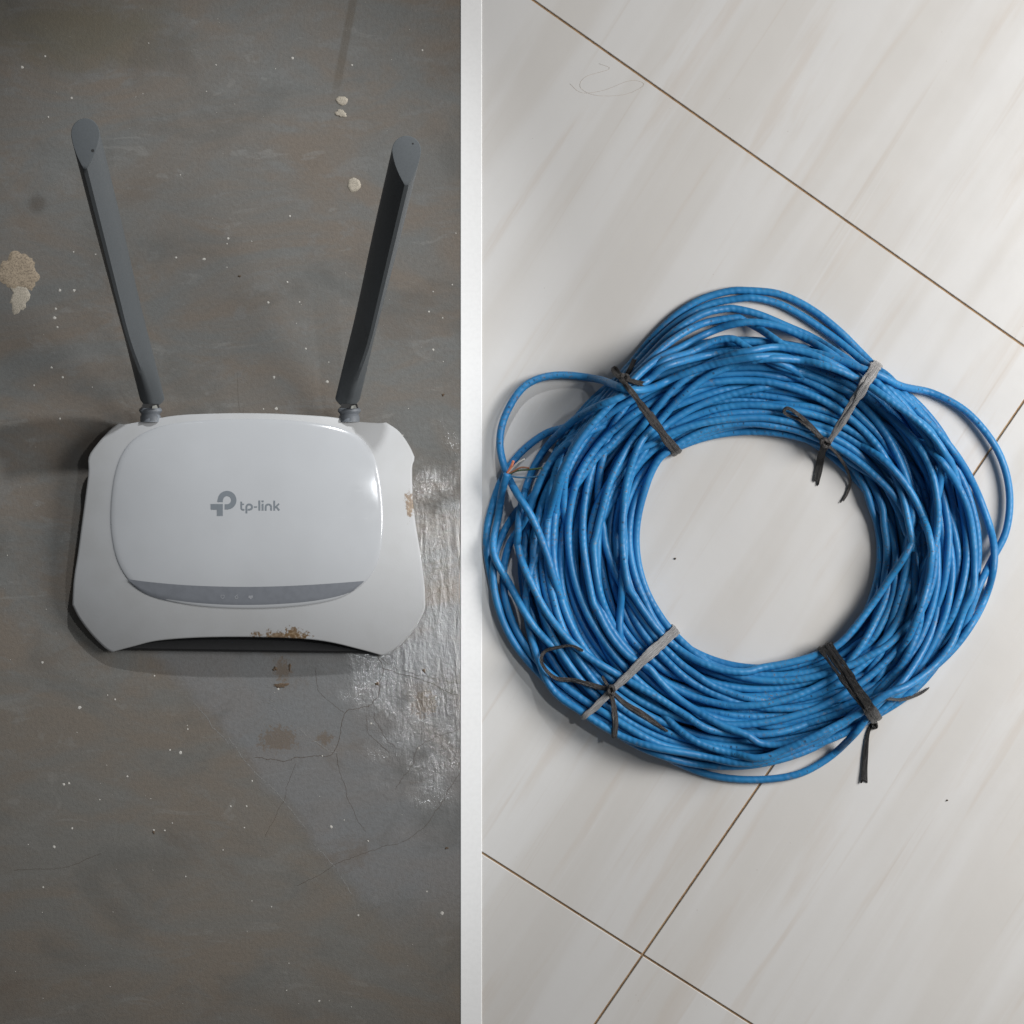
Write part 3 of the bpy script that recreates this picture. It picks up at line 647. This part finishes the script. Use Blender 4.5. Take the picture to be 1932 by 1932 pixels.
loose = [
    # strands bowed outward at the top
    (T1([(1000, 740), (1110, 610), (1250, 440), (1420, 275), (1600, 160), (1800, 100)]) + T2([(60, 95), (250, 112), (400, 165), (560, 260), (720, 390), (860, 530), (980, 650), (1110, 760)]), None, (210, 210)),
    (T1([(1020, 750), (1150, 600), (1300, 440), (1480, 290), (1680, 190), (1880, 152)]) + T2([(120, 150), (280, 190), (420, 260), (560, 350), (700, 450), (850, 575), (1000, 720)]), None, (210, 210)),
    (T1([(1040, 770), (1200, 600), (1400, 400), (1600, 270), (1780, 225)]) + T2([(0, 230), (150, 270), (340, 350), (520, 430), (700, 540), (860, 650), (1020, 790)]), [0, 6, 10, 6, 0], (210, 210)),
    (T1([(1040, 800), (1200, 630), (1400, 450), (1620, 330), (1850, 290)]) + T2([(30, 310), (160, 380), (320, 490), (480, 600)]), [0, 8, 14, 6, 0], (210, 210)),
    (T1([(1060, 800), (1260, 610), (1460, 500), (1650, 400), (1820, 340)]) + T2([(100, 320), (280, 350), (440, 420), (600, 510), (760, 620), (900, 740)]), None, (210, 210)),
    (T1([(1100, 800), (1320, 610), (1520, 540), (1700, 455), (1830, 440)]) + T2([(20, 480), (150, 560), (300, 640)]), [0, 4, 8, 4, 0], (210, 210)),
    # left side strands standing clear of the bundle
    ([(1080, 800), (1030, 818), (985, 852), (952, 895), (930, 950), (918, 1010), (924, 1075), (944, 1150), (980, 1220), (1040, 1290), (1100, 1330)], None, (360, 360)),
    ([(1010, 930), (975, 965), (948, 1010), (932, 1060), (934, 1120), (955, 1185), (990, 1240), (1050, 1300), (1120, 1350)], None, (360, 360)),
    ([(990, 980), (960, 1030), (950, 1090), (962, 1160), (1000, 1230), (1060, 1290), (1140, 1345)], [0, 2, 4, 2, 0], (360, 360)),
    # right outer strands
    ([(1640, 700), (1700, 728), (1760, 742), (1822, 776), (1870, 830), (1896, 885), (1905, 945), (1897, 1005), (1872, 1055), (1850, 1100)], [0, 0, 0, 8, 10, 8, 0], (360, 360)),
    ([(1690, 740), (1755, 800), (1812, 870), (1852, 950), (1876, 1040), (1860, 1125), (1812, 1208), (1745, 1272), (1660, 1320), (1590, 1345)], None, (360, 360)),
    # bottom loose strands
    ([(1200, 1390), (1265, 1432), (1340, 1462), (1420, 1471), (1500, 1462), (1560, 1432), (1612, 1385), (1650, 1335)], None, (360, 360)),
    ([(1120, 1350), (1200, 1405), (1290, 1437), (1380, 1446), (1460, 1436), (1540, 1408), (1620, 1355)], None, (360, 360)),
    ([(1030, 1280), (1100, 1345), (1200, 1400), (1320, 1425), (1400, 1440), (1470, 1425), (1560, 1385), (1640, 1325), (1700, 1290)], None, (360, 360)),
    # long strands lying on top
    (T1([(1400, 620), (1220, 740), (1030, 855), (860, 925), (700, 1020), (530, 1180), (420, 1340), (350, 1520), (308, 1700), (296, 1880)]) + T3([(290, 60), (330, 210), (400, 370), (500, 560), (640, 740), (800, 880), (960, 980), (1150, 1090), (1300, 1175), (1480, 1290), (1700, 1410)]), None, (210, 210)),
    (T3([(840, 130), (858, 10)]) + T1([(895, 1680), (960, 1450), (1060, 1250), (1160, 1100), (1300, 920), (1450, 760), (1640, 630), (1860, 545)]) + T2([(60, 530), (250, 500), (450, 530), (650, 610), (850, 725), (1000, 830), (1200, 970), (1370, 1110), (1440, 1300), (1430, 1500), (1390, 1700)]), None, (210, 210)),
    (T3([(1060, 120)]) + T1([(1050, 1750), (1060, 1550), (1100, 1360), (1180, 1170), (1300, 1040), (1450, 870), (1650, 710), (1860, 620)]) + T2([(60, 600), (250, 580), (480, 600), (700, 660), (900, 760), (1100, 900), (1300, 1050), (1450, 1230), (1560, 1480)]), None, (210, 210)),
    (T3([(820, 430), (870, 560), (960, 730), (1080, 870), (1230, 960), (1300, 1040), (1420, 1160), (1560, 1260), (1750, 1370), (1930, 1440)]) + T4([(150, 1500), (330, 1510), (560, 1450), (760, 1350)]), None, (210, 210)),
    (T3([(1080, 350), (1130, 450), (1200, 560), (1290, 680), (1400, 790), (1560, 900), (1740, 970), (1920, 990)]) + T4([(160, 960), (330, 930), (520, 880), (700, 800), (850, 640)]), None, (210, 210)),
    (T4([(20, 1590), (180, 1600), (340, 1540), (520, 1460), (700, 1370), (850, 1290), (1040, 1160), (1220, 1080), (1400, 940), (1520, 780), (1600, 560), (1680, 330)]), None, (210, 210)),
    (T2([(1150, 1060), (1260, 1180), (1350, 1330), (1400, 1500), (1420, 1700), (1400, 1900)]) + T4([(1340, 250), (1300, 420), (1290, 620), (1240, 780), (1150, 950)]), None, (210, 210)),
    (T2([(700, 1120), (860, 1190), (1010, 1290), (1140, 1420), (1250, 1580), (1330, 1760), (1370, 1920)]) + T4([(1370, 170), (1340, 380), (1270, 600)]), None, (210, 210)),
]
for pts, lift, tk in loose:
    q = drape(reach(pts), R0, lift, tuck=tk); tube("cable_strand", crom(q, int(len(q) * 1.2)), R0, CAB, coil, 9, rng.uniform(0, 50))
# loop standing out at the left, with the cut end tucked beside it
q = drape([(1590, 708), (1480, 674), (1380, 680), (1290, 705), (1225, 733), (1180, 734), (1130, 716), (1050, 708), (992, 727), (956, 778), (943, 832), (953, 885), (975, 930), (1003, 975), (1030, 1040), (1052, 1110), (1085, 1180), (1130, 1230)], R0, [0, 0, 0, 0, 3, 12, 14, 6, 0, 0], tuck=(190, 190)); tube("cable_loop", q, R0, CAB, coil, 10)
q = drape([(1150, 1290), (1080, 1250), (1010, 1185), (960, 1100), (931, 1040), (940, 975), (948, 925), (957, 893)], R0, [0, 0, 2, 6, 10], tuck=(190, 0))
end = tube("cable_end", q, R0, CAB, coil, 10); e = q[-1]
for nm, col, pts in (("orange", (0.75, 0.25, 0.14), [(0, 0, 0), (5, -8, 3), (9, -16, 7), (12, -24, 8)]), ("white", (0.6, 0.58, 0.55), [(0, 1, 0), (10, -10, 4), (20, -20, 9), (33, -27, 12)]),
                     ("brown", (0.30, 0.13, 0.07), [(1, 1, 0), (14, -5, 3), (26, -11, 5), (42, -10, 6)]), ("green", (0.07, 0.12, 0.05), [(1, 2, 0), (20, -5, 2), (42, -7, 5), (66, -10, 8)]), ("blue", (0.04, 0.16, 0.30), [(2, 3, -1), (16, 7, 0), (36, 8, 0), (58, 6, 2)])):
    w_ = crom([(e[0] + a, e[1] + b, e[2] + c) for a, b, c in pts], 16); tube("copper_wire", w_, 2.6 if nm == "orange" else 1.7, simple(nm + "_insulation", col, 0.45, 900, 0.1), end, 6)

# ------------------------------------------------------------------ plastic ties
def hull(p):
    p = sorted(map(tuple, p)); 
    def half(pp):
        h = []
        for q in pp:
            while len(h) > 1 and (h[-1][0] - h[-2][0]) * (q[1] - h[-2][1]) - (h[-1][1] - h[-2][1]) * (q[0] - h[-2][0]) <= 0: h.pop()
            h.append(q)
        return h
    a = half(p); b = half(p[::-1]); return a[:-1] + b[:-1]
def band(angle, wfun, mat, parent, off=0.0, grow=1.2, skew=0.0, name="band"):
    a = math.radians(angle); cl = np.vstack(cloud); rel = cl[:, :2] - CC; rd = rel[:, 0] * math.cos(a) - rel[:, 1] * math.sin(a); tg = rel[:, 0] * math.sin(a) + rel[:, 1] * math.cos(a)
    k = (np.abs(tg - off) < 10) & (rd > 150) & (rd < 470)
    pts = []
    for r, z in zip(rd[k], cl[k, 2]):
        for b in np.linspace(0, 2 * PI, 10, endpoint=False): pts.append((r + (R0 + grow) * math.cos(b), max(0.6, z + (R0 + grow) * math.sin(b))))
    h = np.array(hull(pts)); h = np.vstack([h, h[:1]]); L = np.concatenate([[0], np.cumsum(np.linalg.norm(np.diff(h, axis=0), axis=1))]); n = 72
    u = np.linspace(0, L[-1], n, endpoint=False); q = np.stack([np.interp(u, L, h[:, i]) for i in (0, 1)], 1)
    cn = q.mean(0); rmin, rmax = q[:, 0].min(), q[:, 0].max(); vv = []; nb = 7; uv = []
    jit = rng.uniform(-1, 1, nb); wj = np.convolve(rng.normal(0, .3, n), np.ones(3) / 3, "same"); ph_ = rng.uniform(0, 6)
    for i in range(n):
        fr_ = (q[i, 0] - rmin) / (rmax - rmin); wd = wfun(fr_)
        for j in range(nb):
            t = (j / (nb - 1) - .5); bulge = 1.2 * math.cos(PI * t) + 0.7 * jit[j] * math.sin(i * .6 + 2 * j)
            d = q[i] - cn; d = d / (np.linalg.norm(d) + 1e-9); r_, z_ = q[i, 0] + d[0] * bulge, max(0.3, q[i, 1] + d[1] * bulge)
            tt = off + t * wd * (1 + wj[i]) + skew * (fr_ - .5) + 0.8 * math.sin(i * .31 + ph_)
            vv.append(P(CC[0] + r_ * math.cos(a) + tt * math.sin(a), CC[1] - r_ * math.sin(a) + tt * math.cos(a), z_ * S))
    ff = []
    for i in range(n):
        for j in range(nb - 1):
            i2 = (i + 1) % n; ff.append((i * nb + j, i2 * nb + j, i2 * nb + j + 1, i * nb + j + 1)); uv += [(i * .3, j / nb), (i * .3 + .3, j / nb), (i * .3 + .3, (j + 1) / nb), (i * .3, (j + 1) / nb)]
    o = obj(name, vv, ff, mat, parent, uv=uv); md = o.modifiers.new("thickness", 'SOLIDIFY'); md.thickness = 0.0003; md.offset = 0
    tb = []
    for i in range(n): tb.append((CC[0] + q[i, 0] * math.cos(a) + off * math.sin(a), CC[1] - q[i, 0] * math.sin(a) + off * math.cos(a), q[i, 1], 1.0))
    return o, np.array(tb)
def tail(pts, wd, mat, parent, name="tail", lift=None, rise=1.0, fray=0):
    q = drape(pts, 1.6, lift, step=3, sm=3, add=False); n = len(q); t = np.gradient(q[:, :2], axis=0); t /= np.linalg.norm(t, axis=1)[:, None] + 1e-9; nn = np.stack([-t[:, 1], t[:, 0]], 1)
    vv = []; uv = []; nb = 6; ph = rng.uniform(0, 6); jit = rng.uniform(-1, 1, nb); ww = np.broadcast_to(np.interp(np.linspace(0, 1, n), np.linspace(0, 1, len(wd)), wd), (n,))
    for i in range(n):
        tw = 0.5 * math.sin(i * .12 + ph)
        for j in range(nb):
            s = j / (nb - 1) - .5; x = q[i, :2] + nn[i] * s * ww[i] * math.cos(tw * .8)
            if fray and i == n - 1: x = x + t[i] * rng.uniform(-1, 1) * fray
            z = q[i, 2] + rise + s * ww[i] * math.sin(tw) * .5 + 1.2 * math.cos(PI * s) + 0.7 * jit[j] * math.sin(i * .25 + j)
            vv.append(P(*x, max(0.4, z) * S))
    ff = []
    for i in range(n - 1):
        for j in range(nb - 1): ff.append((i * nb + j, i * nb + j + 1, (i + 1) * nb + j + 1, (i + 1) * nb + j)); uv += [(i * .15, j / nb), (i * .15, (j + 1) / nb), (i * .15 + .15, (j + 1) / nb), (i * .15 + .15, j / nb)]
    o = obj(name, vv, ff, mat, parent, uv=uv); md = o.modifiers.new("thickness", 'SOLIDIFY'); md.thickness = 0.00045; md.offset = 0; return o
def knot(px, py, r, mat, parent):
    zb = drape([(px - 8, py), (px, py), (px + 8, py)], 2, step=2, add=False)[:, 2].max() + 1.0
    mb = MB(); uvv = []
    for k in range(3):
        a0 = rng.uniform(0, 3.1); pts = []
        for b in np.linspace(0, 2 * PI, 14):
            x, y, z = r * math.cos(b), r * .62 * math.sin(b), r * .45 * math.sin(2 * b + k)
            pts.append((px + x * math.cos(a0) - y * math.sin(a0), py + x * math.sin(a0) + y * math.cos(a0), max(1.5, zb + z + 2)))
        q = np.array(pts); pw = np.array([P(a, b, c * S) for a, b, c in q]); t = np.gradient(pw, axis=0); t /= np.linalg.norm(t, axis=1)[:, None]
        sd = np.cross(t, (0, 0, 1.0)); sd /= np.linalg.norm(sd, axis=1)[:, None] + 1e-9; uq = np.cross(sd, t); kk = 6
        vv = [pw[i] + S * r * .42 * (math.cos(c) * sd[i] + math.sin(c) * uq[i]) for i in range(len(q)) for c in np.linspace(0, 2 * PI, kk, endpoint=False)]
        mb.add(vv, [(i * kk + j, i * kk + (j + 1) % kk, (i + 1) * kk + (j + 1) % kk, (i + 1) * kk + j) for i in range(len(q) - 1) for j in range(kk)])
    uv = [(f_[0] * .05 + (m_ in (2, 3)) * .1, (f_[0] % 6) / 6 + (m_ in (1, 2)) / 6) for f_ in mb.f for m_ in range(4)]
    return obj("knot", mb.v, mb.f, mat, parent, uv=uv)
BLK = twine_mat("black_twine", (0.010, 0.0095, 0.0095), (0.04, 0.037, 0.035), 0.3)
GRY = twine_mat("grey_twine", (0.26, 0.255, 0.255), (0.52, 0.51, 0.505), 0.36)
DRK = twine_mat("charcoal_twine", (0.022, 0.02, 0.019), (0.11, 0.10, 0.095), 0.32)
GP = "plastic twine ties round the cable coil"
def tie(x, y, label): return thing("plastic_tie", P(x, y, 0), label, "tie", GP)
adds = []
def wrap(ang, strips, mat, t):
    for of, wd0, wd1, sk, gr in strips:
        o, c = band(ang, lambda s: wd0 + (wd1 - wd0) * s, mat, t, of, gr, sk); adds.append(c)
t = t1 = tie(1605, 775, "grey plastic tie with a small loop and long thin tail hanging into the ring")
wrap(57, ((-2, 9, 14, -7, 1.2), (3, 8, 13, -2, 2.0)), GRY, t)
t = t2 = tie(1208, 778, "narrow black plastic tie with short knot stubs beside the loose cable loop")
wrap(128.5, ((-2, 12, 8, 8, 1.2), (3, 10, 7, 2, 2.0)), DRK, t)
t = t3 = tie(1190, 1258, "grey plastic tie whose knot spreads long curled tails")
wrap(224, ((-2, 14, 9, 4, 1.2), (3, 12, 9, -3, 1.9)), GRY, t)
t = t4 = tie(1605, 1292, "wide black plastic tie wrapped several times above the dangling tail")
wrap(305.5, ((-9, 9, 8, 4, 1.2), (-3, 9, 9, -3, 2.2), (3, 9, 8, 5, 1.5), (9, 8, 9, -2, 2.4), (0, 6, 6, 9, 3.0)), BLK, t)
cloud += adds
knot(1557, 836, 8, DRK, t1); tail([(1557, 836), (1535, 812), (1508, 792), (1488, 784), (1479, 777), (1484, 770), (1498, 776), (1524, 798), (1553, 830)], [9, 9, 7, 6, 6, 7, 9, 8], DRK, t1, "loop", [0, 4, 8, 10, 10, 6, 0])
tail([(1555, 840), (1549, 862), (1545, 885), (1540, 910)], [13, 15, 14, 11], BLK, t1, fray=7); tail([(1560, 838), (1580, 858), (1597, 884), (1604, 908), (1598, 930), (1589, 946)], [6, 5.5, 5, 5, 6, 4], DRK, t1, fray=5)
knot(1178, 714, 8, DRK, t2); tail([(1178, 714), (1188, 698), (1197, 678)], [8, 10, 9], BLK, t2, "stub", [0, 5, 8], fray=2); tail([(1178, 714), (1195, 720), (1215, 725)], [8, 9, 10], DRK, t2, "stub", [0, 4, 5], fray=4)
tail([(1180, 716), (1168, 712), (1157, 700), (1160, 694), (1168, 704), (1178, 712)], [7, 8, 8, 8, 7], DRK, t2, "loop", [0, 3, 5, 3, 0])
knot(1153, 1302, 8, DRK, t3)
tail([(1150, 1300), (1120, 1294), (1085, 1284), (1050, 1280), (1030, 1264), (1021, 1244), (1030, 1228), (1055, 1221), (1080, 1219), (1100, 1228)], [7, 11, 9, 8, 7, 6, 6, 6, 5, 4], DRK, t3, "tail", [0, 3, 4, 6, 8, 8, 5, 2, 0])
tail([(1158, 1308), (1180, 1328), (1210, 1346), (1242, 1368), (1260, 1380)], [6, 10, 12, 9, 3], DRK, t3); tail([(1153, 1308), (1158, 1335), (1161, 1362), (1159, 1392)], [8, 10, 12, 11], DRK, t3, fray=2)
tail([(1150, 1300), (1143, 1288), (1136, 1276)], [7, 7, 5], DRK, t3, "stub", [0, 3, 5])
knot(1650, 1368, 6, BLK, t4); tail([(1645, 1366), (1637, 1385), (1633, 1420), (1631, 1450), (1630, 1475)], [6, 8, 10, 11, 14], BLK, t4, lift=[0, 0, 0, 0, 0], fray=3)
tail([(1672, 1318), (1700, 1320), (1722, 1314), (1740, 1306), (1752, 1298)], [6, 6, 6, 6, 2], DRK, t4, "stub", fray=2)

# small things on the tiles: a loose hair and crumbs
hr = simple("brown_hair", (0.50, 0.39, 0.29), 0.5)
hp = crom([(1075, 158), (1098, 175), (1140, 170), (1190, 152), (1215, 160), (1180, 178), (1125, 180), (1095, 165), (1105, 145), (1150, 130), (1130, 120)], 90)
o = tube("hair_strand", np.column_stack([hp, np.full(90, 0.25)]), 0.16, hr, None, 5)
sp(o, "thin curled brown hair lying on the tile at the upper left", "hair")
for (x, y, r, lb) in ((1274, 1054, 2, "tiny dark brown crumb on the tile inside the cable ring"), (1787, 1240 + 270, 1.8, "tiny dark crumb on the tile right of the cable coil")):
    vv, ff = blob(x, y, r, r * .8, 0.0008, 0.25, 12); o = obj("crumb", vv, ff, MUD); sp(o, lb, "crumb")
